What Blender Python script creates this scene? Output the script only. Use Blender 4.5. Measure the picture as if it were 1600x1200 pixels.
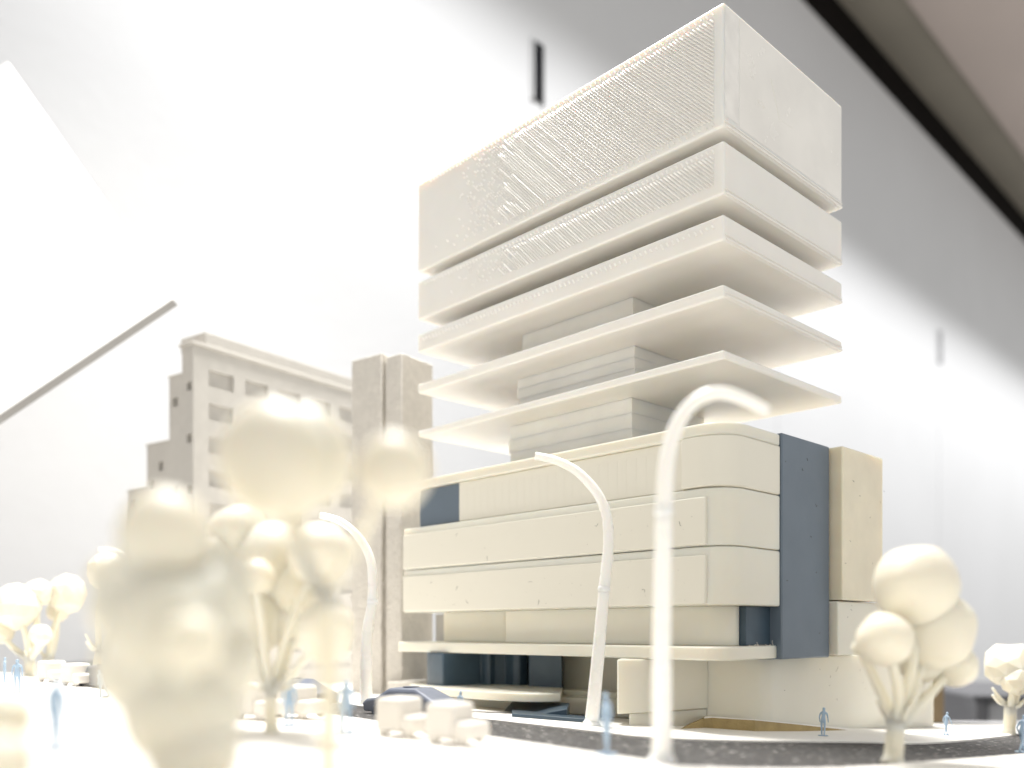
import bpy, bmesh, math, random
from mathutils import Vector, Matrix
from math import radians as R
random.seed(7)
scene = bpy.context.scene
for o in list(bpy.data.objects): bpy.data.objects.remove(o)
COL = scene.collection

# ---------------------------------------------------------------- units: all numbers below are centimetres
S = 0.01            # cm -> m
ZC = 120.0          # height of the lens above the room floor
F = 1376.0          # focal length in photo pixels (photo 1600 wide)
HV = 985.0          # eye level row

# ---------------------------------------------------------------- camera
cd = bpy.data.cameras.new('camera'); cam = bpy.data.objects.new('camera', cd); COL.objects.link(cam)
cam.location = (0, 0, ZC*S); cam.rotation_euler = (R(90), 0, 0)
cd.sensor_width = 36; cd.lens = F/1600*36
cd.shift_y = (HV-600)/1600
cd.clip_start = 0.002; cd.clip_end = 50
cd.dof.use_dof = True; cd.dof.focus_distance = 0.268; cd.dof.aperture_fstop = 8.4
scene.camera = cam

# ---------------------------------------------------------------- world (dim even room light) and lamps
w = bpy.data.worlds.new('World'); scene.world = w; w.use_nodes = True
bg = w.node_tree.nodes['Background']
bg.inputs[0].default_value = (0.985, 0.985, 0.975, 1); bg.inputs[1].default_value = 0.80

def area(name, loc, sx, sy, power, color, rot=(0, 0, 0), spread=180):
    l = bpy.data.lights.new(name, 'AREA'); l.shape = 'RECTANGLE'; l.size = sx*S; l.size_y = sy*S
    l.energy = power; l.color = color; l.spread = R(spread)
    o = bpy.data.objects.new(name, l); COL.objects.link(o)
    o.location = (loc[0]*S, loc[1]*S, (loc[2]+ZC)*S); o.rotation_euler = rot
    return o
WD = Vector((.703, .711)); WN = Vector((-.711, .703))      # direction along the wall, and into it
WDIST = 75.0
wang = math.atan2(WD.y, WD.x)
lamp_c = WN*56 + WD*187
area('wall_washer_lamp', (lamp_c.x, lamp_c.y, 98), 330, 6, 24.0, (.98, .985, 1.0), (0, 0, wang), 84)
area('overhead_lamp', (-4, 42, 78), 20, 20, 4.2, (1.0, .98, .94), (0, 0, wang), 96)

scene.view_settings.view_transform = 'Standard'; scene.view_settings.look = 'None'
scene.view_settings.exposure = 0.0; scene.view_settings.gamma = 1
scene.render.engine = 'CYCLES'
scene.cycles.use_denoising = True
scene.cycles.max_bounces = 10; scene.cycles.diffuse_bounces = 6
scene.cycles.caustics_reflective = False; scene.cycles.caustics_refractive = False

# ---------------------------------------------------------------- pixel -> place helpers
def PX(u, Y): return (u-800)/F*Y
def PZ(v, Y): return (HV-v)/F*Y
def g(x, y): return -2.35 - .055*x - .04*(y-20)            # the gently sloping site
def gY(u, v): return 2133.0/(v-1040-.055*(u-800))          # distance of a point of the site

# ---------------------------------------------------------------- materials
def mat(name, col, rough=.5, sss=0.0, sssr=.25, bump=None, bumpd=.02, var=.0, spec=.5, vscale=30., trans=0, grit=False, coat=0):
    m = bpy.data.materials.new(name); m.use_nodes = True
    nt = m.node_tree; b = nt.nodes['Principled BSDF']
    b.inputs['Base Color'].default_value = (*col, 1); b.inputs['Roughness'].default_value = rough
    b.inputs['Specular IOR Level'].default_value = spec
    if sss:
        b.inputs['Subsurface Weight'].default_value = sss
        b.inputs['Subsurface Radius'].default_value = (1.0, .75, .5)
        b.inputs['Subsurface Scale'].default_value = sssr*S
    if coat: b.inputs['Coat Weight'].default_value = coat; b.inputs['Coat Roughness'].default_value = .25
    tc = nt.nodes.new('ShaderNodeTexCoord')
    if var:
        n = nt.nodes.new('ShaderNodeTexNoise'); n.inputs['Scale'].default_value = vscale; n.inputs['Detail'].default_value = 5
        mp = nt.nodes.new('ShaderNodeMapRange'); mp.inputs[1].default_value = .3; mp.inputs[2].default_value = .7
        mp.inputs[3].default_value = 1-var; mp.inputs[4].default_value = 1+var
        mx = nt.nodes.new('ShaderNodeVectorMath'); mx.operation = 'SCALE'; mx.inputs[0].default_value = col
        nt.links.new(tc.outputs['Object'], n.inputs['Vector']); nt.links.new(n.outputs[0], mp.inputs[0])
        nt.links.new(mp.outputs[0], mx.inputs['Scale']); nt.links.new(mx.outputs[0], b.inputs['Base Color'])
        mr = nt.nodes.new('ShaderNodeMapRange'); mr.inputs[3].default_value = max(.05, rough-.12); mr.inputs[4].default_value = rough+.12
        n2 = nt.nodes.new('ShaderNodeTexNoise'); n2.inputs['Scale'].default_value = vscale*2.3; n2.inputs['Detail'].default_value = 6
        nt.links.new(tc.outputs['Object'], n2.inputs['Vector']); nt.links.new(n2.outputs[0], mr.inputs[0]); nt.links.new(mr.outputs[0], b.inputs['Roughness'])
    if bump:
        n = nt.nodes.new('ShaderNodeTexNoise'); n.inputs['Scale'].default_value = bump; n.inputs['Detail'].default_value = 4
        bp = nt.nodes.new('ShaderNodeBump'); bp.inputs['Distance'].default_value = bumpd*S; bp.inputs['Strength'].default_value = 1
        nt.links.new(tc.outputs['Object'], n.inputs['Vector']); nt.links.new(n.outputs[0], bp.inputs['Height']); nt.links.new(bp.outputs[0], b.inputs['Normal'])
    if grit:
        v = nt.nodes.new('ShaderNodeTexVoronoi'); v.inputs['Scale'].default_value = 1000
        cr = nt.nodes.new('ShaderNodeValToRGB'); e = cr.color_ramp.elements
        e[0].position = .0; e[0].color = (.012, .011, .011, 1); e[1].position = 1; e[1].color = (.75, .72, .68, 1)
        k = e.new(.55); k.color = (.045, .042, .04, 1); k = e.new(.86); k.color = (.10, .093, .088, 1)
        nt.links.new(tc.outputs['Object'], v.inputs['Vector']); nt.links.new(v.outputs['Color'], cr.inputs[0]); nt.links.new(cr.outputs[0], b.inputs['Base Color'])
        bp = nt.nodes.new('ShaderNodeBump'); bp.inputs['Distance'].default_value = .05*S
        nt.links.new(v.outputs['Distance'], bp.inputs['Height']); nt.links.new(bp.outputs[0], b.inputs['Normal'])
    return m
M = dict(
    print=mat('white_print_plastic', (.82, .795, .745), .34, .45, .4, bump=2600, bumpd=.0012, var=.02, vscale=60),
    printcore=mat('white_print_layers', (.82, .795, .745), .45, .45, .4, bump=900, bumpd=.006, var=.04, vscale=80),
    printthin=mat('print_ridge_plastic', (.84, .81, .755), .30),
    creamthin=mat('cream_rib_resin', (.76, .725, .625), .36),
    skin=mat('print_sheen_mottle', (.83, .80, .745), .24, 0, .4, bump=160, bumpd=.004, var=.05, vscale=55),
    smear=mat('print_smeared', (.84, .81, .76), .18, 0, .4, bump=420, bumpd=.004, var=.08, vscale=140),
    cream=mat('cream_resin', (.74, .71, .615), .36, .5, .5, bump=500, bumpd=.0016, var=.025, vscale=45),
    creamg=mat('cream_resin_glossy', (.76, .695, .54), .22, .5, .5, bump=700, bumpd=.004, var=.05, vscale=90),
    tan=mat('tan_card', (.38, .285, .13), .8, bump=900, bumpd=.02, var=.15, vscale=200),
    blue=mat('slate_blue_resin', (.125, .16, .20), .38, .1, .1, bump=700, bumpd=.0015, var=.05, vscale=60),
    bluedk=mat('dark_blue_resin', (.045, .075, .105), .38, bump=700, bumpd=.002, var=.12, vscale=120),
    tree=mat('ivory_resin', (.745, .705, .59), .45, .45, .6, bump=600, bumpd=.004, var=.02),
    post=mat('clear_white_resin', (.88, .865, .83), .28, .4, .3, bump=700, bumpd=.004, var=.03),
    stone=mat('white_plaster_print', (.48, .46, .425), .8, bump=1100, bumpd=.012, var=.04, vscale=150),
    rough=mat('rough_plaster_print', (.60, .565, .51), .85, bump=800, bumpd=.10, var=.06, vscale=300),
    white=mat('white_card', (.86, .83, .78), .6, bump=900, bumpd=.004, var=.015, vscale=100),
    whitecar=mat('white_print_cars', (.70, .665, .61), .5, .1, .1, bump=900, bumpd=.006),
    bluecar=mat('blue_grey_print', (.12, .135, .175), .45, .1, .1, bump=900, bumpd=.004, var=.05, vscale=100),
    tyre=mat('dark_blue_print', (.07, .08, .11), .5),
    person=mat('pale_blue_resin', (.34, .45, .57), .35, .35, .08),
    road=mat('black_sandpaper', (.05, .05, .05), .75, grit=True),
    board=mat('grey_board', (.5, .45, .38), .8, bump=400, bumpd=.01, var=.08),
    wall=mat('white_wall_paint', (.58, .58, .58), .55, bump=90, bumpd=.03, var=.02, vscale=4),
    foam=mat('white_foam_board', (.88, .85, .82), .6, var=.01, vscale=8),
    edge=mat('edge_shadow_grey', (.27, .265, .26), .6, var=.1, vscale=12),
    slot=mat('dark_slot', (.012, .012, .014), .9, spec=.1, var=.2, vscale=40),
    slot_veiled=mat('veiled_slot_grey', (.20, .20, .205), .6, var=.06, vscale=40),  # paler than the other slot: lens veil put into the colour
    black=mat('shadow_gap_black', (.008, .006, .005), .9, spec=.1, var=.2, vscale=20),
    soffit=mat('shaded_soffit_brown', (.36, .325, .26), .7, var=.05, vscale=6),
    ceil=mat('ceiling_paint', (.62, .53, .47), .8, bump=60, bumpd=.05, var=.03, vscale=5),
    table=mat('grey_table', (.42, .41, .41), .6, var=.05, vscale=10),
    dark=mat('charcoal_plastic', (.09, .09, .095), .6, var=.1, vscale=20),
    greyb=mat('grey_plastic', (.46, .46, .465), .55, var=.04, vscale=20),
    brown=mat('brown_wood', (.20, .14, .07), .6, var=.2, vscale=30),
    dust=mat('dust_fibre', (.10, .09, .08), .8, var=.1),
    fluff=mat('pale_dust', (.75, .70, .62), .8, var=.1),
)

# ---------------------------------------------------------------- builders
BASE = {}                                # origin (cm) of every thing
def thing(name, label, cat, loc, group=None):
    o = bpy.data.objects.new(name, None); COL.objects.link(o)
    o.empty_display_size = .005
    o.location = (loc[0]*S, loc[1]*S, (loc[2]+ZC)*S)
    o['label'] = label; o['category'] = cat
    if group: o['group'] = group
    BASE[o.name] = Vector(loc)
    return o
def root_of(o):
    while o.parent: o = o.parent
    return o
class MB:
    def __init__(s): s.v = []; s.f = []
    def poly(s, pts): n = len(s.v); s.v += [tuple(p) for p in pts]; s.f.append(list(range(n, n+len(pts))))
    def prism(s, xy, z0, z1):
        n = len(xy); a = sum(xy[i][0]*xy[(i+1) % n][1]-xy[(i+1) % n][0]*xy[i][1] for i in range(n))
        Z0 = list(z0) if hasattr(z0, '__len__') else [z0]*n
        Z1 = list(z1) if hasattr(z1, '__len__') else [z1]*n
        xy = list(xy)
        if a < 0: xy = xy[::-1]; Z0 = Z0[::-1]; Z1 = Z1[::-1]
        k = len(s.v)
        s.v += [(p[0], p[1], z) for p, z in zip(xy, Z0)] + [(p[0], p[1], z) for p, z in zip(xy, Z1)]
        s.f.append([k+i for i in range(n)][::-1]); s.f.append([k+n+i for i in range(n)])
        for i in range(n): j = (i+1) % n; s.f.append([k+i, k+j, k+n+j, k+n+i])
        return s
    def tube(s, pts, rad, seg=10, cap=True):
        pts = [Vector(p) for p in pts]; n = len(pts); k = len(s.v)
        if not hasattr(rad, '__len__'): rad = [rad]*n
        ref = None
        for i, p in enumerate(pts):
            t = (pts[min(i+1, n-1)]-pts[max(i-1, 0)]).normalized()
            if ref is None: ref = Vector((0, 1, 0)) if abs(t.y) < .9 else Vector((1, 0, 0))
            x = (ref - t*ref.dot(t)).normalized(); y = t.cross(x); ref = x
            for q in range(seg):
                a = 2*math.pi*q/seg; s.v.append(tuple(p + (x*math.cos(a)+y*math.sin(a))*rad[i]))
        for i in range(n-1):
            for q in range(seg):
                r = (q+1) % seg; s.f.append([k+i*seg+q, k+i*seg+r, k+(i+1)*seg+r, k+(i+1)*seg+q])
        if cap: s.f.append([k+q for q in range(seg)][::-1]); s.f.append([k+(n-1)*seg+q for q in range(seg)])
        return s
    def build(s, name, m, parent=None, bevel=0, seg=2, smooth=False, sub=0, kind=None, label=None, weld=False):
        off = BASE[root_of(parent).name] if parent else Vector((0, 0, 0))
        me = bpy.data.meshes.new(name)
        z = 0 if parent else ZC
        me.from_pydata([((v[0]-off[0])*S, (v[1]-off[1])*S, (v[2]-off[2]+z)*S) for v in s.v], [], s.f)
        if weld:
            bm = bmesh.new(); bm.from_mesh(me); bmesh.ops.remove_doubles(bm, verts=bm.verts, dist=1e-6)
            bmesh.ops.recalc_face_normals(bm, faces=bm.faces); bm.to_mesh(me); bm.free()
        me.materials.append(m)
        o = bpy.data.objects.new(name, me); COL.objects.link(o); o.parent = parent
        if bevel:
            b = o.modifiers.new('bevel', 'BEVEL'); b.width = bevel*S; b.segments = seg; b.limit_method = 'ANGLE'; b.angle_limit = R(32)
        if sub: q = o.modifiers.new('sub', 'SUBSURF'); q.levels = sub; q.render_levels = sub
        if smooth or bevel:
            for p in me.polygons: p.use_smooth = True
            if bevel and not smooth:
                try: me.set_sharp_from_angle(angle=R(40))
                except Exception: pass
        if kind: o['kind'] = kind
        if label: o['label'] = label
        return o
def spline(pts, n=8):
    pts = [Vector(p) for p in pts]; out = []
    for i in range(len(pts)-1):
        p0 = pts[max(i-1, 0)]; p1 = pts[i]; p2 = pts[i+1]; p3 = pts[min(i+2, len(pts)-1)]
        for j in range(n):
            t = j/n
            out.append(.5*((2*p1)+(p2-p0)*t+(2*p0-5*p1+4*p2-p3)*t*t+(3*p1-p0-3*p2+p3)*t*t*t))
    out.append(pts[-1]); return out
def structure(o): o['kind'] = 'structure'; return o
def copy_thing(src, name, loc, rz=0, label=None):
    r = src.copy(); r.name = name; COL.objects.link(r)
    r.location = (loc[0]*S, loc[1]*S, (loc[2]+ZC)*S); r.rotation_euler = (0, 0, rz)
    if label: r['label'] = label
    BASE[r.name] = Vector(loc)
    for ch in src.children:
        c = ch.copy(); COL.objects.link(c); c.parent = r
        for gr in ch.children:
            d = gr.copy(); COL.objects.link(d); d.parent = c
    return r

# ================================================================= SETTING
def wp(t, dn=0):                                    # a point of the wall: t along it, dn in front of it
    p = WN*(WDIST-dn)+WD*t; return (p.x, p.y)
ZTOP = 114.5
m = MB(); m.prism([wp(-120), wp(420), wp(420, -4), wp(-120, -4)], -ZC, ZTOP)
wall = structure(m.build('wall', M['wall']))
# shadow gap painted as a black strip, soffit brown darkened for shade, then the ceiling
m = MB(); m.prism([wp(-120, -3.5), wp(420, -3.5), wp(420, -9), wp(-120, -9)], ZTOP, ZTOP+14); structure(m.build('shadow_gap_strip', M['black']))
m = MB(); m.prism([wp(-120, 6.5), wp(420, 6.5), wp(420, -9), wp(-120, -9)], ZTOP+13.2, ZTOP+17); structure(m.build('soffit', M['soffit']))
m = MB(); m.prism([wp(-120, 6.6), wp(420, 6.6), wp(420, 32), wp(-120, 32)], ZTOP+12.4, ZTOP+16); structure(m.build('ceiling', M['ceil'], bevel=.3))
m = MB(); m.prism([(-200, -150), (420, -150), (420, 420), (-200, 420)], -ZC-3, -ZC); structure(m.build('floor', M['table']))
# table under the model
tb = thing('table', 'plain grey table top carrying the whole white site model', 'table', (0, 25, -ZC))
m = MB(); m.prism([(-60, -8), (60, -8), (60, 60), (-34, 60), (-60, 40)], -8.5, -6.2); m.build('table_top', M['table'], tb, bevel=.2)
for x, y in ((-54, -3), (54, -3), (54, 54), (-40, 48)):
    m = MB(); m.tube([(x, y, -8.5), (x, y, -ZC)], [2.2, 1.7], 12); m.build('leg', M['greyb'], tb, smooth=False)

# site: base board, road, pavements (all follow the slope of the site)
def sheet(xy, top, thick):
    m = MB(); m.prism(xy, [g(*p)+top-thick for p in xy], [g(*p)+top for p in xy]); return m
board = [(-14, 2.5), (16, 2.5), (36, 38.0), (17.4, 39.5), (15, 64), (-19, 64), (-19.2, 40.0), (-33, 37.0)]
structure(sheet(board, -.12, 2.5).build('base_board', M['board']))
far_edge = [(480, 1091), (570, 1103), (735, 1120), (925, 1141), (1010, 1150), (1150, 1156), (1340, 1158), (1440, 1160), (1520, 1155), (1600, 1145), (1680, 1134)]
near_edge = [(470, 1108), (560, 1122), (760, 1150), (900, 1171), (1000, 1186), (1060, 1196), (1180, 1201), (1320, 1199), (1440, 1190), (1600, 1177), (1680, 1169)]
def gp(u, v): Y = gY(u, v); return (PX(u, Y), Y)
def curve2(pts, n=6): return [(p.x, p.y) for p in spline([Vector((a, b, 0)) for a, b in pts], n)]
fe = curve2([gp(*p) for p in far_edge]); ne = curve2([gp(*p) for p in near_edge])
fe = [(-24, 44)] + [(-14.5, 35.6)] + fe; ne = [(-26, 39.5)] + [(-13.8, 31.0)] + ne
def wob(pts, a=.035): return [(x+random.uniform(-a, a), y+random.uniform(-a, a)) for x, y in pts]
m = MB(); k = list(fe[1:]) + list(reversed(ne[1:]))
structure(sheet(wob(curve2(fe[1:], 1), 0) + list(reversed(ne[1:])), -.055, .05).build('road', M['road']))
fe2 = wob(curve2(fe[1:], 3), .03); ne2 = wob(curve2(ne[1:], 3), .03)
structure(sheet(fe2 + [(36.0, 38.0), (17.2, 39.3), (14.8, 63.5), (-18.8, 63.5), (-18.8, 40.0)], 0, .11).build('pavement', M['white'], bevel=.02))
structure(sheet(ne2 + [(16, 2.6), (-13.9, 2.6), (-32.6, 36.8), (-19.4, 39.6)], 0, .11).build('pavement', M['white'], bevel=.02))

# foam board leaning in the upper left
P = Vector((PX(270, 40.0), 40.0, PZ(467, 40.0)))
d1 = Vector((-.81, -.064, -.583)).normalized(); d2 = Vector((-.536, .499, .681)).normalized()
nn = d1.cross(d2).normalized()
if nn.y < 0: nn = -nn
fo = thing('foam_board', 'large plain white foam board slanting in the upper left before the wall', 'board', tuple(P))
def plank(p, a, b, c, name, mm, bev):
    fb = MB(); q = [p, p+a, p+a+b, p+b]
    fb.poly(q); fb.poly([x+c for x in q])
    for i in range(4): k = (i+1) % 4; fb.poly([q[i], q[k], q[k]+c, q[i]+c])
    return fb.build(name, mm, fo, weld=True, bevel=bev)
plank(P, d1*24, d2*30, nn*.33, 'panel', M['foam'], .04)
plank(P-d2*.05, d1*24, d2*.05, nn*.36, 'edge_shadow_strip', M['edge'], .01)  # grey strip painting the soft shadow along the board's bottom edge
bk = MB(); c0 = P+d1*16+d2*14+nn*.45; bk.tube([c0, c0+nn*4], .5, 8); bk.build('bracket', M['greyb'], fo)

# slots in the wall
def slot(u, v0, v1, wpx, mm, label):
    x = (u-800)/F; Y = WDIST/(x*WN.x+WN.y); t = (x*Y)*WD.x+Y*WD.y
    z0, z1 = PZ(v1, Y), PZ(v0, Y)
    o = thing('wall_slot', label, 'wall slot', (*wp(t), (z0+z1)/2), 'bracket slots in the wall')
    wd = wpx/F*Y/.75/2
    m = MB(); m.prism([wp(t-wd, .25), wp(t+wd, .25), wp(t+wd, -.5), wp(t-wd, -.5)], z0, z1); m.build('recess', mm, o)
    m = MB()
    for a, b in ((t-wd-.25, t-wd), (t+wd, t+wd+.25)):
        m.prism([wp(a, .4), wp(b, .4), wp(b, -.5), wp(a, -.5)], z0-.2, z1+.2)
    m.build('frame', M['wall'], o)
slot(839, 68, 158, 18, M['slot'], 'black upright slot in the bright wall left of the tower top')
slot(1467, 517, 566, 11, M['slot_veiled'], 'upright slot greyed for lens haze in the wall right of the tower')
# wall panel joint
for u in (1467, 1215):
    x = (u-800)/F; Y = WDIST/(x*WN.x+WN.y); t = (x*Y)*WD.x+Y*WD.y
    m = MB(); m.prism([wp(t-.15, .12), wp(t+.15, .12), wp(t+.15, -.3), wp(t-.15, -.3)], -60, 55); m.build('joint_strip', M['wall'], wall if False else None)['kind'] = 'structure'

# things standing on the floor far behind the table
bx = thing('storage_crate', 'grey plastic crate with charcoal frame behind the far right tree', 'crate', (PX(1560, 70), 70, -30))
X0, X1 = PX(1532, 70), PX(1680, 70)
m = MB(); m.prism([(X0, 70), (X1, 68), (X1+3, 84), (X0+3, 86)], -30, PZ(1093, 70)); m.build('body', M['greyb'], bx, bevel=.4)
m = MB(); m.prism([(X0-.9, 69.4), (X0+.4, 69.3), (X0+3.2, 87), (X0+1.8, 87)], -30, PZ(1084, 70)); m.build('side_frame', M['dark'], bx, bevel=.3)
m = MB(); m.prism([(X0-.9, 69.2), (X1, 67.2), (X1+3, 85), (X0+3, 87)], PZ(1092, 70), PZ(1083, 70)); m.build('lid', M['dark'], bx, bevel=.3)
bx = thing('wooden_post', 'brown wooden upright showing past the right end of the cream base block', 'post', (PX(1466, 55), 55, -30))
m = MB(); m.prism([(PX(1452, 55), 55), (PX(1476, 55), 55), (PX(1476, 55), 57), (PX(1452, 55), 57)], -30, PZ(1062, 55)); m.build('upright', M['brown'], bx, bevel=.1)
m = MB(); m.prism([(PX(1448, 55), 54.8), (PX(1478, 55), 54.8), (PX(1478, 55), 57.2), (PX(1448, 55), 57.2)], PZ(1062, 55), PZ(1058, 55)); m.build('cap', M['brown'], bx, bevel=.05)
bx = thing('dark_case', 'dark low case far behind the white cars on the left', 'case', (PX(105, 60), 60, -30))
m = MB(); m.prism([(PX(88, 60), 60), (PX(122, 60), 60), (PX(122, 60), 66), (PX(88, 60), 66)], -30, PZ(1040, 60)); m.build('body', M['dark'], bx, bevel=.2)
m = MB(); m.prism([(PX(86, 60), 59.8), (PX(124, 60), 59.8), (PX(124, 60), 66.2), (PX(86, 60), 66.2)], PZ(1040, 60), PZ(1036, 60)); m.build('lid', M['dark'], bx, bevel=.1)

# ================================================================= THE TOWER MODEL
DL = Vector((-.691, .723)); DR = Vector((.723, .691))
T0 = Vector((PX(1131, 25), 25.0)); Q0 = Vector((PX(1135, 24.1), 24.1))
def loc2(o, a, b): p = o+DR*a+DL*b; return (p.x, p.y)
def rrect(o, a0, a1, b0, b1, r=0, n=7):
    if not r: return [loc2(o, a0, b0), loc2(o, a1, b0), loc2(o, a1, b1), loc2(o, a0, b1)]
    pts = [loc2(o, a1, b0), loc2(o, a1, b1), loc2(o, a0, b1)]
    for i in range(n+1):
        th = math.pi/2*i/n; pts.append(loc2(o, a0+r-r*math.cos(th), b0+r-r*math.sin(th)))
    return pts
tw = thing('tower_model', 'tall white and cream printed tower model with stacked slabs over a banded podium', 'building model', (T0.x, T0.y, g(T0.x, T0.y)))
TA, TB = 7.24, 14.16
def slab(z1, z0, name, lip=True):
    m = MB(); m.prism(rrect(T0, 0, TA, 0, TB), z0, z1)
    o = m.build(name, M['print'], tw, bevel=.07, seg=3)
    if lip:                                          # the squeezed first layer along the bottom edge
        m = MB(); m.prism(rrect(T0, .12, TA-.02, -.035, .1), z0+.03, z0+.10); m.build('edge_bead', M['printthin'], o, bevel=.02)
        m = MB(); m.prism(rrect(T0, .05, TA-.02, -.022, .1), z0+.15, z0+.19); m.build('edge_bead', M['printthin'], o, bevel=.012)
    return o
zA1, zA0 = 17.86, 14.33; zB1, zB0 = 13.93, 12.41; zC1, zC0 = 11.83, 11.10; zD1, zD0 = 9.84, 9.47; zE1, zE0 = 7.98, 7.72
blkA = slab(zA1, zA0, 'upper_block'); blkB = slab(zB1, zB0, 'middle_block'); blkC = slab(zC1, zC0, 'thick_slab')
slab(zD1, zD0, 'floor_slab'); slab(zE1, zE0, 'floor_slab', False)
m = MB(); m.prism(rrect(T0, .06, .78, -.004, .05), zA0+.32, zA1-.08); m.build('smeared_patch', M['smear'], blkA)
m = MB(); m.prism(rrect(T0, .80, TA-.06, -.003, .05), zA0+.26, zA1-.08); m.build('side_sheen_skin', M['skin'], blkA)  # colour mottling stands in for room reflections on the glossy face
m = MB()
def sc(pts, r):
    m.tube([(*loc2(T0, a, -.004), z) for a, z in pts], r, 5)
sc([(2.55, 16.75), (2.72, 16.45), (2.90, 16.05), (3.05, 15.72)], .010); sc([(3.05, 15.72), (3.2, 15.75), (3.9, 15.78)], .006)
for i in range(24):
    a = 1.95+random.gauss(0, .16); z = 15.75+random.gauss(0, .07); sc([(a, z), (a+random.uniform(-.05, .05), z+random.uniform(-.03, .03))], random.uniform(.005, .014))
for i in range(40):
    a = random.uniform(.7, 1.6); z = random.uniform(16.2, 17.0); sc([(a, z), (a+random.uniform(-.04, .04), z+random.uniform(-.07, .07))], random.uniform(.003, .008))
m.build('scratch', M['printthin'], blkA, kind='stuff')
# diagonal printing ridges on the left faces
def ridge(mb, b0, z0, b1, z1, wdt=.028, h=.036):
    d = Vector((b1-b0, z1-z0)).normalized(); n = Vector((-d.y, d.x))*wdt
    if n.y < 0: n = -n
    def W(a, b, z): p = T0+DR*a+DL*b; return (p.x, p.y, z)
    k = len(mb.v)
    mb.v += [W(.004, b0+n.x, z0+n.y), W(.004, b0-n.x, z0-n.y), W(-h, b0-n.x*.55, z0-n.y*.55), W(.004, b1+n.x, z1+n.y), W(.004, b1-n.x, z1-n.y), W(-h, b1-n.x*.55, z1-n.y*.55)]
    for a in ([0, 2, 5, 3], [1, 4, 5, 2], [0, 1, 2], [3, 5, 4]): mb.f.append([k+i for i in a])
def hatch(zlo, zhi, blo, bfull, bmax, parent, step=.118):
    mb = MB(); hgt = zhi-zlo; s = blo-hgt*0
    c = blo
    while c < bmax+hgt:
        # line: b = c + (z - zhi) -> going down moves to smaller b
        zt = zhi; bt = c; zb = zlo; bb = c-hgt
        if bt > bmax: zt -= bt-bmax; bt = bmax
        if bb < blo: zb += blo-bb; bb = blo
        if zt-zb > .05:
            lim = bfull-2.2*(zt-zlo)/hgt + random.uniform(-.5, .5)
            t = zt; b = bt
            while t > zb+.03:
                if b > lim:
                    L = random.uniform(.04, .10); keep = random.random() < max(0, 1-(b-lim)/2.6)*.75
                    if keep: ridge(mb, b, t, b-min(L, t-zb), t-min(L, t-zb), .026, .026)
                    t -= L+.05; b -= L+.05
                else:
                    L = t-zb; ridge(mb, b, t, b-L, t-L, h=random.uniform(.033, .04)); t -= L; b -= L; continue
                    b = bt-(zt-t)
        c += step
    return mb
hatch(zA0+.30, zA1-.30, .34, 11.2, 13.6, blkA).build('print_ridges', M['printthin'], blkA, kind='stuff')
hatch(zB0+.34, zB1-.30, .34, 11.2, 12.2, blkB, .125).build('print_ridges', M['printthin'], blkB, kind='stuff')
def ticks(z, b0, b1, step, L, parent):
    mb = MB(); b = b0
    while b < b1:
        l = L*random.uniform(.7, 1.2); ridge(mb, b, z+random.uniform(-.01, .01), b-l*.6, z-l, .034, .036); b += step*random.uniform(.95, 1.05)
    mb.build('stitch_marks', M['printthin'], parent, kind='stuff')
ticks(zA1-.12, .4, 13.5, .20, .10, blkA); ticks(zB1-.13, .4, 13.8, .18, .11, blkB); ticks(zC1-.20, .4, 13.9, .20, .13, blkC); ticks(zA0+.22, .4, 9, .22, .08, blkA)
# core between the slabs: uneven printed layers
def core(z0, z1, aoff, b0, b1, n):
    m = MB(); h = (z1-z0)/n
    for i in range(n):
        j = lambda s=.05: random.uniform(-s, s)
        m.prism(rrect(T0, aoff+j(.008), 5.6, b0+j(.003), b1+j(.07)), z0+h*i, z0+h*(i+1)-.001)
    m.build('core', M['printcore'], tw, bevel=.01, seg=2)
core(5.7, zE0, 1.40, 4.43, 10.3, 4); core(zE1, zD0, 1.55, 4.43, 10.0, 4); core(zD1, zC0, 1.55, 4.5, 9.8, 2)
core(zC1, zB0, 1.9, 3.0, 11.5, 2); core(zB1, zA0, 1.1, 1.1, 13.0, 1)

# podium: three cream bands
PB = 14.66; PA = 2.87
RR = .95
def band(z0, z1, name, a0=0, b1=PB, mm='cream', bev=.05):
    m = MB(); m.prism(rrect(Q0, a0, PA, 0, b1, RR), z0, z1); return m.build(name, M[mm], tw, bevel=bev, seg=3)
b2 = band(.71, 2.35, 'podium_band'); b1_ = band(2.372, 3.99, 'podium_band')
for o, z0, z1 in ((b2, .73, 2.12), (b1_, 2.40, 3.74)):
    m = MB(); m.prism(rrect(Q0, -.05, .3, .66, PB), z0, z1); m.build('face_panel', M['creamthin'], o, bevel=.035)
# top band: recessed ribbed face under a thin lip
m = MB(); pts = rrect(Q0, .16, PA, .0, 11.5, .85)
m.prism(pts, 4.012, 5.46); b0 = m.build('podium_band', M['creamthin'], tw, bevel=.04, seg=3)
m = MB(); m.prism(rrect(Q0, 0, PA, 0, PB-.2, RR), 5.462, 5.81); m.build('roof_lip', M['cream'], b0, bevel=.06, seg=3)
m = MB(); m.prism(rrect(Q0, -.006, PA+.004, -.004, 1.5, RR), 4.03, 5.46); m.build('corner_panel', M['creamthin'], b0, bevel=.04)
m = MB()
for i in range(26):
    b = 1.75+i*.37; m.prism(rrect(Q0, .1555, .2, b, b+.19), 4.1, 5.2)
m.build('rib', M['creamthin'], b0, kind='stuff')
m = MB(); m.prism(rrect(Q0, .2, 3.2, 11.52, 13.9), 4.02, 5.45); m.build('blue_block', M['blue'], tw, bevel=.03)
m = MB(); m.prism(rrect(Q0, .5, 6, 3, 13.5), 2.0, 5.7); m.build('inner_block', M['blue'], tw)
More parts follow.
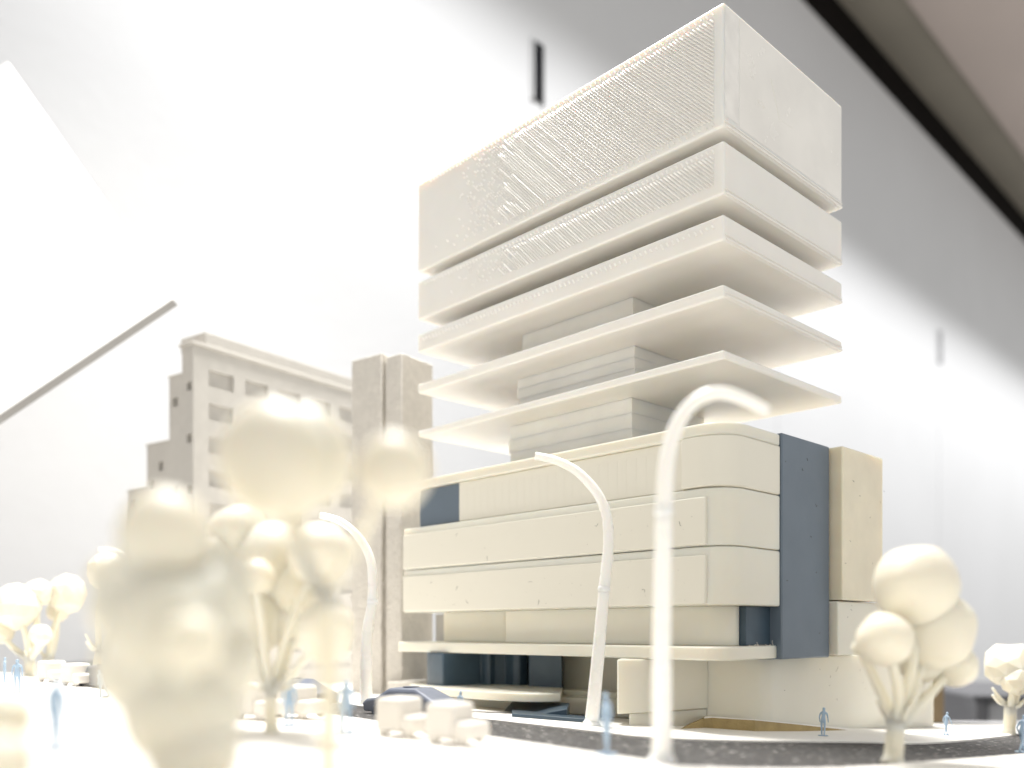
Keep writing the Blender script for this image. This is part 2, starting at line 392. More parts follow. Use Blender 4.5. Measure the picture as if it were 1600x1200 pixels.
# fin and annexes on the right
m = MB(); m.prism(rrect(Q0, PA+.02, 5.86, -.05, 3.2), -.86, 5.86); m.build('blue_fin', M['blue'], tw, bevel=.05, seg=3)
m = MB(); m.prism(rrect(Q0, 6.0, 8.95, -.42, 5), .97, 5.86); m.build('annex_block', M['creamg'], tw, bevel=.05, seg=3)
m = MB(); m.prism(rrect(Q0, 5.95, 9.1, -.30, 5), -.80, .93); m.build('annex_block', M['cream'], tw, bevel=.05, seg=3)
# recessed floor
m = MB(); m.prism(rrect(Q0, .75, 1.55, .55, 9.6, .7), -.45, .71); m.build('recessed_floor', M['cream'], tw, bevel=.03)
m = MB(); m.prism(rrect(Q0, 1.15, 4, 9.75, 13.6, .5), -.45, .71); m.build('recessed_floor', M['cream'], tw, bevel=.03)
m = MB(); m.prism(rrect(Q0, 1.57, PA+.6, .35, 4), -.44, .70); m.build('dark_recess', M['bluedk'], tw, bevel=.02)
m = MB(); m.prism(rrect(Q0, 3.0, 5, 10, 16.4), -2.9, .70); m.build('rear_wall', M['stone'], tw)
# canopy slab
cp = [(622, 35.0), (760, 31.2), (900, 28.0), (1020, 25.6), (1080, 24.4), (1110, 24.0), (1140, 24.1), (1175, 24.9), (1232, 26.9)]
fr = curve2([(PX(u, Y), Y) for u, Y in cp], 4)
m = MB(); m.prism(fr + [(9.8, 30), (4, 38), (-1.5, 38)], -.83, -.45); m.build('canopy_slab', M['cream'], tw, bevel=.04)
# dark storey, lower slab and the base
def plan(l): return [(PX(u, Y), Y) for u, Y in l]
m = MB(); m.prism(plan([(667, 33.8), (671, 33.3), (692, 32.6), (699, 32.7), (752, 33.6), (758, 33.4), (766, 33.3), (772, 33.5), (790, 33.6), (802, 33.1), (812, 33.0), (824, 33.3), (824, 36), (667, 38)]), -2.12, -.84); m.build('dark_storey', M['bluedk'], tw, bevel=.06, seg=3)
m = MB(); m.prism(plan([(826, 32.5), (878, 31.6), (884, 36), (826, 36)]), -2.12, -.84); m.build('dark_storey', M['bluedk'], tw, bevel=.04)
m = MB(); m.prism(plan([(862, 33.4), (1010, 31.0), (1010, 37), (862, 37)]), -2.9, -.835); m.build('rear_wall', M['cream'], tw)
ls = curve2(plan([(640, 33.5), (690, 31.5), (740, 30.0), (800, 29.0), (840, 28.7), (876, 28.9)]), 4)
m = MB(); m.prism(ls + plan([(880, 33), (660, 37)]), -2.34, -2.06); m.build('lower_slab', M['cream'], tw, bevel=.03)
m = MB(); m.prism(plan([(880, 32.0), (990, 30.0), (990, 31), (880, 33)]), -2.5, -2.15); m.build('lower_slab', M['cream'], tw, bevel=.02)
m = MB(); m.prism(plan([(660, 33), (800, 31.5), (985, 29.8), (985, 33), (660, 36)]), -4, -2.35); m.build('plinth', M['cream'], tw)
wd = plan([(770, 28.5), (886, 27.2), (890, 29), (800, 31)])
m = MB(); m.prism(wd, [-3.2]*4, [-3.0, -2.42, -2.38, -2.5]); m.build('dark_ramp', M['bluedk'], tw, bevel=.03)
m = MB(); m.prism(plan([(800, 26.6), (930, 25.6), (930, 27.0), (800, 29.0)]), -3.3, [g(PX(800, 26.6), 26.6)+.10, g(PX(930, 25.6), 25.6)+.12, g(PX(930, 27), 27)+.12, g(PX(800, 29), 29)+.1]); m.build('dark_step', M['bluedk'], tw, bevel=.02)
# base blocks: left volume, inner corner, then the long curved wall
lv = plan([(964, 25.4), (1020, 26.0), (1106, 27.3)])
m = MB(); m.prism(lv + plan([(1106, 33), (985, 32)]), -2.42, -.84); m.build('base_block', M['cream'], tw, bevel=.04)
m = MB(); m.prism(plan([(983, 25.7), (1104, 27.35), (1104, 33), (990, 32)]), -3.6, -2.43); m.build('plinth', M['cream'], tw, bevel=.03)
e0 = Vector((PX(1200, 27.0), 27.0)); e1 = e0+DR*13.0
lw = curve2([(PX(1104, 27.35), 27.35), (PX(1140, 27.15), 27.15), (PX(1172, 26.95), 26.95), (PX(1200, 27.0), 27.0), tuple(e0+DR*1.2), tuple(e0+DR*6), tuple(e0+DR*12.6), tuple(e1+DL*.35)], 4)
m = MB(); m.prism(lw + [tuple(e1+DL*5), (PX(1106, 34), 34)], -4.6, -.86); m.build('base_block', M['cream'], tw, bevel=.04)
# tan card plinth with its lit ledge, falling to the pavement on the right
f0 = [(1058, 25.6, 1139), (1100, 26.9, 1120), (1112, 26.95, 1119), (1180, 26.6, 1123), (1250, 27.9, 1130), (1330, 30.3, 1139), (1400, 32.9, 1144)]
f0 = [(u, Y-.45, v+2.5) for u, Y, v in f0]; xy = [(PX(u, Y), Y) for u, Y, v in f0]; zt = [PZ(v, Y) for u, Y, v in f0]
bkx = [(PX(1400, 35), 35), (PX(1106, 30), 30)]
m = MB(); m.prism(xy+bkx, -4.8, zt+[PZ(1140, 35), PZ(1115, 30)]); cpl = m.build('card_plinth', M['tan'], tw)
m = MB(); m.prism(xy[1:]+bkx, [z+.002 for z in zt[1:]]+[PZ(1140, 35), PZ(1115, 30)], [z+.03 for z in zt[1:]]+[PZ(1140, 35)+.03, PZ(1115, 30)+.03]); m.build('ledge', M['white'], cpl)  # white plate paints the lit top edge of the tan plinth
# dust caught on the podium
m = MB()
for i in range(60):
    b = random.uniform(.8, 14.2); z = random.choice([random.uniform(.8, 2.1), random.uniform(2.45, 3.7), random.uniform(.8, 2.1)])
    p = T0; a = -.055
    pts = []; q = Vector((b, z)); ang = random.uniform(0, 6.28); L = random.choice((.005, .006, .008, .012, .03))
    for j in range(3 if L < .03 else 7):
        pts.append((*loc2(Q0, a-.004, q.x), q.y)); ang += random.uniform(-.9, .9); q += Vector((math.cos(ang), math.sin(ang)))*L
    m.tube(pts, .0045, 4)
for i in range(16):
    s_ = random.uniform(.3, 11.5); z = random.uniform(-2.4, -1.0); q = Vector((s_, z)); ang = random.uniform(0, 6.28); L = random.choice((.01, .015, .05)); pts = []
    for j in range(6):
        p = e0+DR*q.x-DL*.006; pts.append((p.x, p.y, q.y)); ang += random.uniform(-.7, .7); q += Vector((math.cos(ang), math.sin(ang)))*L
    m.tube(pts, .0045, 4)
for i in range(26):
    a = random.uniform(3.1, 9.2); z = random.uniform(-.5, 5.5); q = Vector((a, z)); ang = random.uniform(0, 6.28); pts = []; L = random.choice((.012, .02, .03))
    for j in range(4):
        pts.append((*loc2(Q0, q.x, -.056 if q.x < 5.8 else -.426), q.y)); ang += random.uniform(-.8, .8); q += Vector((math.cos(ang), math.sin(ang)))*L
    m.tube(pts, .006, 4)
m.build('dust', M['dust'], tw, kind='stuff')
m = MB()
for i in range(14):                                   # pale fluff caught on the canopy and the lower slab
    if i < 11: c = Vector((*loc2(Q0, 1.6+random.uniform(-.4, .9), -.15+random.uniform(-.1, .3)), -.44))
    else: c = Vector((PX(random.uniform(845, 872), 28.9), 28.95, -2.05))
    pts = []; d = Vector((random.uniform(-1, 1), random.uniform(-1, 1), random.uniform(-.2, .35))).normalized()
    for j in range(6):
        pts.append(tuple(c)); d = (d+Vector((random.uniform(-.6, .6), random.uniform(-.6, .6), random.uniform(-.7, .5)))).normalized(); c = c+d*.035; c.z = max(c.z, -.44 if i < 11 else -2.05)
    m.tube(pts, .006, 4)
m.build('fluff', M['fluff'], tw, kind='stuff')

# ================================================================= BUILDINGS AT THE BACK LEFT
eR = Vector((.581, .814)); eL = Vector((-.814, .581))
A0 = Vector((PX(302, 42), 42.0))
ap = thing('apartment_model', 'off white stepped apartment block model with rows of recessed windows', 'building model', (A0.x, A0.y, g(A0.x, A0.y)))
def wall_grid(mb, o, d, L, z0, z1, wins):
    ts = sorted(set([0, L]+[x for wn in wins for x in wn[:2]])); zs = sorted(set([z0, z1]+[x for wn in wins for x in wn[2:]]))
    for i in range(len(ts)-1):
        for j in range(len(zs)-1):
            ct, cz = (ts[i]+ts[i+1])/2, (zs[j]+zs[j+1])/2
            if any(wn[0] < ct < wn[1] and wn[2] < cz < wn[3] for wn in wins): continue
            q = [(o+d*ts[i], zs[j]), (o+d*ts[i+1], zs[j]), (o+d*ts[i+1], zs[j+1]), (o+d*ts[i], zs[j+1])]
            mb.poly([(p.x, p.y, z) for p, z in q])
_pan = {}
def window(parent, o, d, wn, depth=.18):
    key = (round(wn[1]-wn[0], 3), round(wn[3]-wn[2], 3))
    if key not in _pan:
        wv, hv = key; me = bpy.data.meshes.new('window')
        v = [(0, 0, 0), (wv, 0, 0), (wv, 0, hv), (0, 0, hv), (0, depth, 0), (wv, depth, 0), (wv, depth, hv), (0, depth, hv)]
        me.from_pydata([tuple(c*S for c in p) for p in v], [], [[4, 5, 6, 7], [0, 4, 7, 3], [1, 2, 6, 5], [0, 1, 5, 4], [3, 7, 6, 2]]); me.materials.append(M['stone']); _pan[key] = me
    ob = bpy.data.objects.new('window', _pan[key]); COL.objects.link(ob); ob.parent = parent
    p = o+d*wn[0]; b = BASE[parent.name]
    ob.location = ((p.x-b.x)*S, (p.y-b.y)*S, (wn[2]-b.z)*S); ob.rotation_euler = (0, 0, math.atan2(d.y, d.x))
AZ = 13.65; AL = 13.0; GB = -4.5
m = MB()
wr = []
for r in range(9):
    for c in range(6):
        wr.append((.86+2.13*c, .86+2.13*c+1.44, 11.85-1.62*r, 12.65-1.62*r))
wall_grid(m, A0, eR, AL, GB, AZ, wr)
tiers = [(0, .9, AZ), (.9, 1.95, 12.35), (1.95, 3.85, 9.25), (3.85, 5.5, 7.1)]
lw_ = []
for i, (t0, t1, zt) in enumerate(tiers):
    o = A0+eL*t1; L = t1-t0; wl = []
    if i == 0: wl = [(L-.52, L-.12, z, z+.42) for z in (11.5, 9.0, 6.5, 4.2, 3.0)]
    if i == 1: wl = [(.28, .72, z, z+.42) for z in (10.9, 6.6, 4.2, 2.2)]
    if i == 2: wl = [(.25, .62, 7.0, 7.45), (1.0, 1.4, 7.9, 8.35), (1.0, 1.4, 5.5, 5.95), (.3, .7, 4.6, 5.05)]
    if i == 3: wl = [(.3, .75, 6.2, 6.65), (.95, 1.35, 5.2, 5.6)]
    wall_grid(m, o, -eL, L, GB, zt, wl)
    for wn in wl: window(ap, o, -eL, wn, .22)
    a, b, c, d_ = A0+eL*t0, A0+eL*t1, A0+eL*t1+eR*AL, A0+eL*t0+eR*AL
    m.poly([(a.x, a.y, zt), (d_.x, d_.y, zt), (c.x, c.y, zt), (b.x, b.y, zt)])
    zn = tiers[i+1][2] if i < 3 else GB
    m.poly([(b.x, b.y, zn), (c.x, c.y, zn), (c.x, c.y, zt), (b.x, b.y, zt)][::-1])
    m.poly([(d_.x, d_.y, GB), (c.x, c.y, GB), (c.x, c.y, zt), (d_.x, d_.y, zt)])
o1 = A0+eR*AL; o2 = o1+eL*.9
m.build('wall', M['stone'], ap)
for wn in wr: window(ap, A0, eR, wn)
m = MB(); A1 = A0-eR*.12-eL*.12
m.prism([tuple(A1), tuple(A1+eR*(AL+.24)), tuple(A1+eR*(AL+.24)+eL*1.15), tuple(A1+eL*1.15)], AZ, AZ+.16); rf = m.build('parapet', M['stone'], ap, bevel=.04)
A2 = A0+eR*.75+eL*.12
m = MB(); m.prism([tuple(A2), tuple(A2+eR*(AL-1.5)), tuple(A2+eR*(AL-1.5)+eL*2), tuple(A2+eL*2)], AZ+.1, AZ+.85); m.build('roof_block', M['stone'], ap, bevel=.04)
for t0, t1, zt in tiers[1:]:
    a = A0+eL*t0; m = MB(); b = a+eL*(t1-t0+.06)-eR*.06
    m.prism([tuple(a-eR*.06), tuple(b), tuple(b+eR*(AL)), tuple(a+eR*AL)], zt, zt+.10); m.build('terrace', M['stone'], ap, bevel=.03)
m = MB(); q = A0+eR*1.5-eL*.25
m.prism([tuple(q), tuple(q+eR*9), tuple(q+eR*9+eL*.3), tuple(q+eL*.3)], GB, PZ(1050, 44)); m.build('plinth', M['stone'], ap)

B0 = Vector((PX(628, 37), 37.0))
pr = thing('pier_model', 'tall grooved rough plaster shaft model with crumbly edges beside the podium', 'building model', (B0.x, B0.y, g(B0.x, B0.y)))
def shaft(t0, t1, dpt, zt, name, a=0):
    o = B0+eL*t0; m = MB()
    n = 22; pts = [o+eR*a, o+eR*dpt, o+eR*dpt+eL*(t1-t0), o+eR*a+eL*(t1-t0)]
    m.prism([tuple(p) for p in pts], GB, zt); return m.build(name, M['rough'], pr, bevel=.05)
shaft(0, .92, 2.0, 11.66, 'shaft'); shaft(1.22, 3.05, 2.6, 11.9, 'shaft', .05); shaft(.9, 1.25, 2.2, 11.55, 'groove', .28)
# crumbs of plaster along the edges
m = MB()
for i in range(900):
    t, a = random.choice(((0, 0), (0, 0), (.92, 0), (1.22, .05), (3.05, .05), (.45, 0), (2.0, .05)))
    z = random.uniform(-3, 6.5)*random.random()**.3 ; t += random.gauss(0, .03) if t not in (.45, 2.0) else random.uniform(-.4, .7)
    p = B0+eL*t+eR*(a+random.gauss(0, .015)); r = random.uniform(.015, .045); k = len(m.v)
    for d in ((r, 0, 0), (0, r, 0), (-r, 0, 0), (0, -r, 0), (0, 0, r), (0, 0, -r)): m.v.append((p.x+d[0]*random.uniform(.6, 1.3), p.y+d[1], z+d[2]*random.uniform(.6, 1.3)))
    for f_ in ((0, 1, 4), (1, 2, 4), (2, 3, 4), (3, 0, 4), (1, 0, 5), (2, 1, 5), (3, 2, 5), (0, 3, 5)): m.f.append([k+x for x in f_])
m.build('plaster_crumbs', M['rough'], pr, kind='stuff')
m = MB(); m.prism(plan([(606, 36.2), (668, 34.4), (668, 37), (606, 39)]), GB, [PZ(1066, 36.2), PZ(1063, 34.4), PZ(1062, 37), PZ(1062, 39)]); m.build('footing', M['rough'], pr, bevel=.05)

# ================================================================= LAMP POSTS
def lamp_post(pts, Y, r, label, joint=2, lean=0):
    p = [(PX(u, Y+i*lean), Y+i*lean, PZ(v, Y+i*lean)) for i, (u, v) in enumerate(pts)]
    gx = g(p[0][0], Y); p[0] = (p[0][0], Y, min(p[0][2], gx))
    o = thing('lamp_post', label, 'lamp post', p[0], 'curved white lamp posts')
    lo = spline(p[:joint+1], 8); hi = spline(p[joint:], 8)
    n = len(lo); m = MB(); m.tube(lo, [r*(1.22-.3*i/n)*random.uniform(.97, 1.03) for i in range(n)], 14); m.build('pole', M['post'], o, smooth=True)
    n2 = len(hi); m = MB(); m.tube(hi, [r*(.98-.35*i/n2)*random.uniform(.98, 1.02) for i in range(n2)], 14); m.build('arm', M['post'], o, smooth=True)
    c = Vector(lo[-1]); d = (Vector(hi[1])-Vector(hi[0])).normalized(); m = MB(); m.tube([c-d*.1, c-d*.04, c+d*.04, c+d*.1], [r*.9, r*1.1, r*1.08, r*.9], 14); m.build('joint', M['post'], o, smooth=True)
    c = Vector(p[0]); m = MB(); m.tube([c+Vector((0, 0, -.06)), c+Vector((0, 0, .05)), c+Vector((.01, 0, .16))], [r*1.7, r*1.6, r*1.15], 14); m.build('foot', M['post'], o, smooth=True)
lamp_post([(924, 1133), (934, 1030), (944, 920), (951, 840), (941, 785), (908, 742), (872, 721), (836, 712)], 24.6, .165, 'slim leaning white lamp post in front of the podium, arm bent left', 2)
lamp_post([(1034, 1190), (1034, 1000), (1037, 800), (1043, 715), (1060, 660), (1088, 626), (1124, 614), (1160, 623), (1200, 643)], 15.6, .155, 'straight blurred white lamp post nearest the lens, arm hooked right', 2)
lamp_post([(572, 1102), (573, 1000), (582, 940), (580, 880), (561, 840), (532, 815), (500, 805)], 29.4, .17, 'white lamp post before the rough plaster shaft, arm bent left', 2)
lamp_post([(221, 1052), (221, 980), (222, 925), (214, 886), (186, 863), (155, 859)], 38.0, .16, 'distant white lamp post mostly hidden by the blurred front tree', 1)

# ================================================================= TREES
def clump_bm(r, sub, jit, sq):
    bm = bmesh.new(); bmesh.ops.create_icosphere(bm, subdivisions=sub, radius=r*S)
    rot = Matrix.Rotation(random.uniform(0, 6), 3, 'X') @ Matrix.Rotation(random.uniform(0, 6), 3, 'Z')
    for v in bm.verts:
        v.co = rot @ v.co; v.co *= 1+random.uniform(-jit, jit); v.co.x *= sq[0]; v.co.y *= sq[1]; v.co.z *= sq[2]
    me = bpy.data.meshes.new('foliage_clump'); bm.to_mesh(me); bm.free(); me.materials.append(M['tree']); return me
def tree(base, Y, lobes, label, trunk_r=.16, fork=.35, sub=2, jit=.06, smooth=True, twigs=4, basez=None):
    bx = PX(base[0], Y); bz = g(bx, Y) if basez is None else basez
    o = thing('tree', label, 'tree', (bx, Y, bz), 'ivory model trees')
    L = [(Vector((PX(u, Y+dy), Y+dy, PZ(v, Y+dy))), rr/F*(Y+dy), sq) for u, v, rr, dy, sq in lobes]
    cen = sum((l[0] for l in L), Vector())/len(L); b = Vector((bx, Y, bz))
    fk = b.lerp(Vector(((cen.x+bx)/2, cen.y, cen.z)), fork)
    m = MB(); m.tube(spline([b-Vector((0, 0, .05)), b.lerp(fk, .5)+Vector((random.uniform(-.03, .03), 0, 0)), fk], 5), [trunk_r*1.25]*2+[trunk_r]*9, 10)
    for c, r, sq in L:
        mid = fk.lerp(c, .5)+Vector((random.uniform(-.15, .15)*r*2, random.uniform(-.1, .1), -.25*r))
        pts = spline([fk-Vector((0, 0, trunk_r)), mid, c], 6); m.tube(pts, [trunk_r*(.75-.35*i/len(pts)) for i in range(len(pts))], 8)
    for i in range(twigs):
        a = random.uniform(0, 6.28); e = fk+Vector((math.cos(a)*.7, math.sin(a)*.4, random.uniform(.2, .8)))
        m.tube(spline([fk+Vector((0, 0, random.uniform(-.1, .2))), fk.lerp(e, .55)+Vector((0, 0, -.12)), e], 5), [trunk_r*(.5-.03*j) for j in range(11)], 7)
    m.build('trunk', M['tree'], o, smooth=True)
    for c, r, sq in L:
        me = clump_bm(r, sub, jit, sq); ob = bpy.data.objects.new('foliage_clump', me); COL.objects.link(ob); ob.parent = o
        ob.location = ((c.x-bx)*S, (c.y-Y)*S, (c.z-bz)*S)
        if smooth == 'facet':
            for p in me.polygons: p.use_smooth = True
            q = ob.modifiers.new('bevel', 'BEVEL'); q.width = r*.13*S; q.segments = 3; q.limit_method = 'ANGLE'; q.angle_limit = R(4)
            q.harden_normals = False
        elif smooth:
            for p in me.polygons: p.use_smooth = True
            q = ob.modifiers.new('sub', 'SUBSURF'); q.levels = 1; q.render_levels = 1
    return o
E1 = (1, 1, 1)
tree((1395, 1190), 18.2, [(1433, 915, 68, 0, (1, 1, 1)), (1382, 1000, 46, -.6, E1), (1462, 985, 60, .3, (1, 1, 1.1)), (1492, 1040, 35, .5, E1), (1343, 1012, 13, .2, E1), (1438, 1025, 44, .6, E1)], 'ivory tree with a large round top clump at the right before the base block', .19, .34, smooth='facet', jit=.07)
tree((1576, 1139), 33.5, [(1577, 1038, 36, 0, (1, 1, .95)), (1590, 1062, 24, -.5, E1)], 'small bright faceted ivory tree at the far right edge', .22, .45, smooth=False, jit=.1)
tree((48, 1056), 37.0, [(26, 948, 36, 0, E1), (60, 925, 21, .5, E1), (64, 992, 17, -.6, E1), (0, 985, 22, .3, E1)], 'faceted ivory tree with many bare forks at the far left edge', .22, .35, smooth=False, jit=.08, twigs=7)
tree((72, 1058), 38.5, [(104, 928, 31, 0, (1, 1, 1)), (90, 955, 17, .6, E1)], 'ivory tree with one angular crown on a long slanting stem, far left', .24, .25, smooth=False, jit=.07, twigs=2)
tree((152, 1062), 35.5, [(168, 893, 30, 0, E1), (205, 930, 30, .3, E1)], 'thin pale tree half hidden behind the big blurred front tree', .2, .3, smooth=False, twigs=6)
tree((425, 1145), 17.0, [(500, 866, 56, -.8, E1), (512, 985, 48, -1.2, (1, 1, 1.15)), (425, 885, 74, .3, E1), (372, 835, 50, .2, E1), (337, 858, 22, -.3, E1), (400, 900, 30, -1, E1), (392, 965, 66, .2, E1), (455, 955, 66, .6, E1), (470, 915, 60, .2, E1), (350, 910, 56, .5, E1)], 'wide ivory tree with many clumps before the apartment block', .12, .30, smooth=True, jit=.09, twigs=9)
tree((300, 1330), 8.5, [(258, 838, 78, 0, (1, 1, 1.05)), (252, 902, 84, .15, E1), (205, 955, 68, .2, E1), (325, 950, 78, .1, E1), (265, 985, 106, -.1, E1), (300, 1005, 54, -.7, E1), (250, 1040, 104, .1, E1), (330, 1035, 84, .2, E1), (285, 1105, 100, .1, (1, 1, 1.1)), (305, 1170, 78, .1, (1, 1, 1.2)), (345, 905, 60, .3, E1), (180, 905, 44, .3, E1)], 'large strongly blurred ivory tree in the lower left front', .24, .6)
tree((512, 1300), 9.4, [(432, 722, 98, 0, (1, 1, 1.06)), (474, 716, 82, .3, (1, 1, 1.12)), (616, 736, 64, -.4, E1)], 'tall blurred ivory tree with a large top clump and one side clump', .10, .62, twigs=0)
tree((-15, 1330), 7.4, [(-8, 1190, 66, 0, (1, 1, .8)), (12, 1120, 44, .3, E1)], 'low blurred ivory tree cut by the left bottom corner', .15, .4, twigs=0)

# ================================================================= CARS
def rbox(mb, x0, x1, y0, y1, z0, z1): return mb.prism([(x0, y0), (x1, y0), (x1, y1), (x0, y1)], z0, z1)
def white_car(loc, rz, label):
    o = thing('white_car', label, 'model car', loc, 'chunky white model cars')
    x, y, z = loc
    def bb(a, b, c, d, e, f): return rbox(MB(), x+a, x+b, y+c, y+d, z+e, z+f)
    bb(-.46, .20, -.40, .40, .10, .78).build('cab', M['whitecar'], o, bevel=.10, seg=3)
    bb(.15, .56, -.39, .39, .10, .44).build('bonnet', M['whitecar'], o, bevel=.09, seg=3)
    for a in (-.27, .34):
        for b in (-.36, .26):
            m = MB(); m.tube([(x+a, y+b, z+.13), (x+a, y+b+.10, z+.13)], .13, 14); m.build('wheel', M['whitecar'], o, bevel=.02)
    o.rotation_euler = (0, 0, rz); return o
def at(u, v): Y = gY(u, v); x = PX(u, Y); return (x, Y, g(x, Y)+.02)
cr = R(-30)
w0 = white_car(at(632, 1151), cr, 'blurred white car before the blue car, left one of the near pair')
for u, v, lb in ((712, 1163, 'blurred white car with low bonnet, right of the near pair'), (470, 1122, 'white car behind a pale blue figure, beside the blue car with a roof hole'),
                 (405, 1124, 'white car left of the blue car with a roof hole, half lost in blur'), (84, 1066, 'small white car under the slanting tree stem, far left'), (122, 1072, 'small white car beside the thin bare tree on the left')):
    copy_thing(w0, 'white_car.001', at(u, v), cr, lb)
def blue_car(loc, rz, label):
    o = thing('blue_car', label, 'model car', loc, 'blue grey model cars on the road')
    x, y, z = loc; m = MB()
    prof = [(-1.05, .12), (-1.08, .33), (-.98, .42), (-.72, .47), (-.42, .70), (.30, .72), (.78, .47), (1.02, .40), (1.06, .22), (1.02, .12), (.82, .12), (.72, .26), (.56, .26), (.46, .12), (-.46, .12), (-.56, .26), (-.72, .26), (-.82, .12)]
    for yy, sh in ((-.42, 1), (.42, 1)): pass
    n = len(prof); rings = [(-.42, .90), (-.36, 1), (0, 1.02), (.36, 1), (.42, .90)]
    for yy, sc in rings:
        for px, pz in prof:
            tz = max(0, (pz-.45)/.27); m.v.append((x+px*(1-(1-sc)*.3), y+yy*(1-.18*tz), z+.12+(pz-.12)*(sc if pz > .3 else 1)))
    for i in range(len(rings)-1):
        for j in range(n): k = (j+1) % n; m.f.append([i*n+j, (i+1)*n+j, (i+1)*n+k, i*n+k])
    m.f.append(list(range(n))); m.f.append([(len(rings)-1)*n+j for j in range(n)][::-1])
    m.build('body', M['bluecar'], o, bevel=.05, seg=3, weld=True)
    for a in (-.64, .64):
        for b in (-.44, .32):
            m = MB(); m.tube([(x+a, y+b, z+.16), (x+a, y+b+.12, z+.16)], .165, 18); wh = m.build('wheel', M['bluecar'], o, bevel=.03)
            m = MB(); yy = y+b-.006 if b < 0 else y+b+.126
            m.tube([(x+a, yy, z+.16), (x+a, yy+(.01 if b < 0 else -.01), z+.16)], .08, 14); m.build('hub', M['tyre'], wh)
    m = MB(); m.tube([(x-.06, y, z+.715), (x-.06, y, z+.742)], [.17, .17], 20); m.build('roof_hatch', M['tyre'], o)
    o.rotation_euler = (0, 0, rz); return o
c0 = blue_car((*gp(646, 1117), g(*gp(646, 1117))-.055), R(-34), 'blue grey car on the dark road behind the near pair of white cars')
c0.scale = (1.38, 1.3, 1.16)
copy_thing(c0, 'blue_car.001', (*gp(462, 1100), g(*gp(462, 1100))-.055), R(-40), 'blue grey car with a dark roof hole behind the white car and the blurred trees')
copy_thing(c0, 'blue_car.001', (*gp(165, 1074), g(*gp(165, 1074))-.05), R(-40), 'blue grey car at the left, nose showing by the thin bare tree')

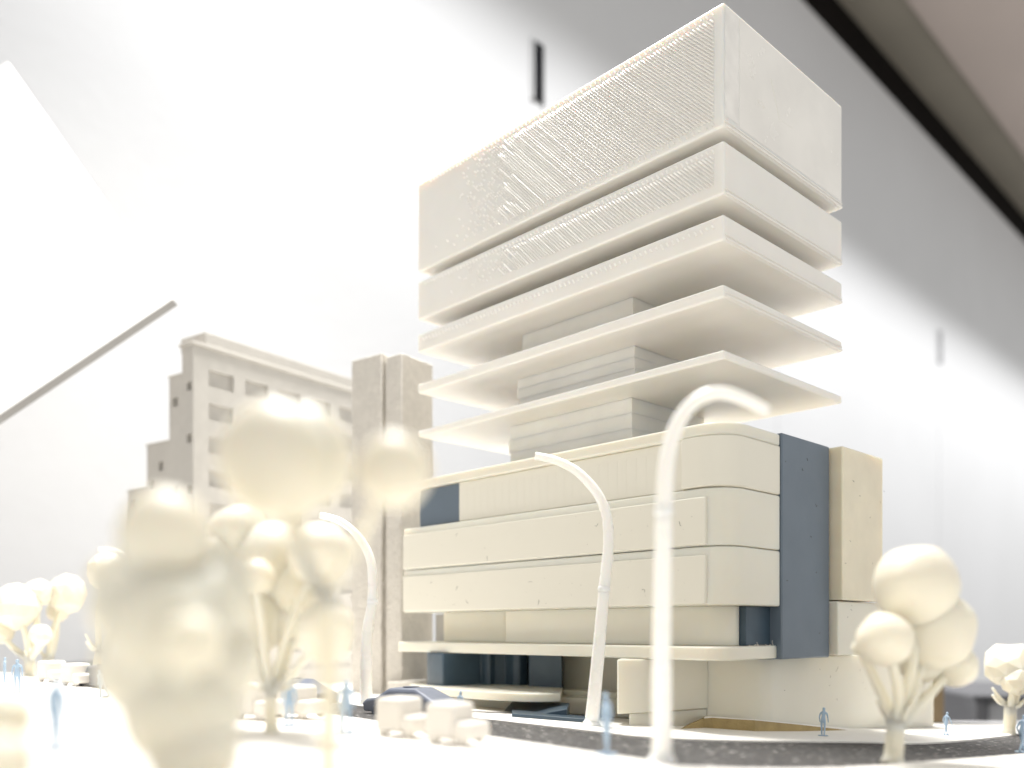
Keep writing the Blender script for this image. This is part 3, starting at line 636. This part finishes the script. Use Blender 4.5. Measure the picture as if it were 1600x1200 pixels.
# ================================================================= PEOPLE
def person_mesh(step, lean, arm):
    # joints in metres for a 1.75 m figure; one skinned body
    V = [(0, 0, .95), (lean*.3, 0, 1.18), (lean*.8, 0, 1.42), (lean, 0, 1.52), (lean*1.15+.015, 0, 1.615),
         (0, .09, .90), (step*.5, .10, .50), (step*.9, .10, .07), (step*.9+.14, .10, .03),
         (0, -.09, .90), (-step*.35, -.10, .50), (-step*1.1, -.10, .07), (-step*1.1+.14, -.10, .03),
         (lean*.8, .19, 1.40), (lean*.8-step*.5, .24, 1.13), (lean*.8-step*.4+arm, .24, .90), (lean*.8-step*.4+arm+.03, .24, .80),
         (lean*.8, -.19, 1.40), (lean*.8+step*.5, -.24, 1.13), (lean*.8+step*.6+arm, -.23, .90), (lean*.8+step*.6+arm+.03, -.23, .80), (lean*1.2+.02, 0, 1.76)]
    E = [(0, 1), (1, 2), (2, 3), (3, 4), (0, 5), (5, 6), (6, 7), (7, 8), (0, 9), (9, 10), (10, 11), (11, 12), (2, 13), (13, 14), (14, 15), (15, 16), (2, 17), (17, 18), (18, 19), (19, 20), (4, 21)]
    Rd = [(.15, .12), (.15, .11), (.16, .11), (.07, .07), (.115, .10), (.10, .10), (.07, .07), (.05, .05), (.045, .035), (.10, .10), (.07, .07), (.05, .05), (.045, .035), (.07, .07), (.05, .05), (.04, .04), (.035, .03), (.07, .07), (.05, .05), (.04, .04), (.035, .03), (.10, .09)]
    s = .82/1.75*S
    me = bpy.data.meshes.new('p'); me.from_pydata([tuple(c*s for c in v) for v in V], E, [])
    ob = bpy.data.objects.new('p', me); COL.objects.link(ob)
    ob.modifiers.new('skin', 'SKIN'); q = ob.modifiers.new('sub', 'SUBSURF'); q.levels = 2; q.render_levels = 2
    for d, r in zip(me.skin_vertices[0].data, Rd): d.radius = (r[0]*s*.88, r[1]*s*.88)
    me.skin_vertices[0].data[0].use_root = True
    dg = bpy.context.evaluated_depsgraph_get(); dg.update()
    out = bpy.data.meshes.new_from_object(ob.evaluated_get(dg)); bpy.data.objects.remove(ob)
    out.materials.clear(); out.materials.append(M['person'])
    for p in out.polygons: p.use_smooth = True
    return out
PM = [person_mesh(.05, .02, .03), person_mesh(.26, .10, .10), person_mesh(.14, .16, .16)]
def disc():
    me = bpy.data.meshes.new('stand'); v = [(math.cos(6.2832*i/14)*.14*S, math.sin(6.2832*i/14)*.14*S, z) for z in (0, .02*S) for i in range(14)]
    me.from_pydata(v, [], [list(range(14))[::-1], list(range(14, 28))]+[[i, (i+1) % 14, 14+(i+1) % 14, 14+i] for i in range(14)]); me.materials.append(M['person']); return me
DISC = disc()
def person(u, v, mi, rz, label, sc=1.0, Y=None, tilt=0):
    Y = Y or gY(u, v); x = PX(u, Y); z = g(x, Y)
    o = thing('person', label, 'model figure', (x, Y, z+.01), 'pale blue model figures'); o.rotation_euler = (0, tilt, rz); o.scale = (sc,)*3
    b = bpy.data.objects.new('body', PM[mi]); COL.objects.link(b); b.parent = o
    b = bpy.data.objects.new('stand', DISC); COL.objects.link(b); b.parent = o
person(1286, 1150, 2, R(60), 'pale blue figure standing on the pavement before the tan plinth', tilt=.05)
person(1478, 1149, 1, R(20), 'pale blue figure striding on the white pavement past the base block end', .95)
person(672, 1105, 0, R(80), 'small pale blue figure whose head shows above the blue car roof', .95, 26.3)
person(719, 1130, 0, R(40), 'pale blue figure behind the right one of the near white cars', 1.0, 22.6)
person(541, 1146, 1, R(-75), 'blurred pale blue figure walking beside the rough shaft', 1.3)
person(948, 1180, 0, R(200), 'blurred pale blue figure between the two front lamp posts', 1.4)
person(452, 1135, 0, R(100), 'blurred pale blue figure before the white car with a step', 1.2)
person(163, 1090, 1, R(150), 'slate blue leaning figure beside the big front tree', 1.0, tilt=.25)
person(87, 1172, 0, R(70), 'large blurred blue figure in the lower left front', 1.25)
person(27, 1082, 0, R(120), 'blue figure under the left edge tree, nearer of the two', 1.15)
person(7, 1066, 0, R(30), 'blue figure at the very left edge before the tree, farther of the two', 1.05)
person(1597, 1176, 1, R(20), 'blue figure cut by the right edge beside the road', 1.2)
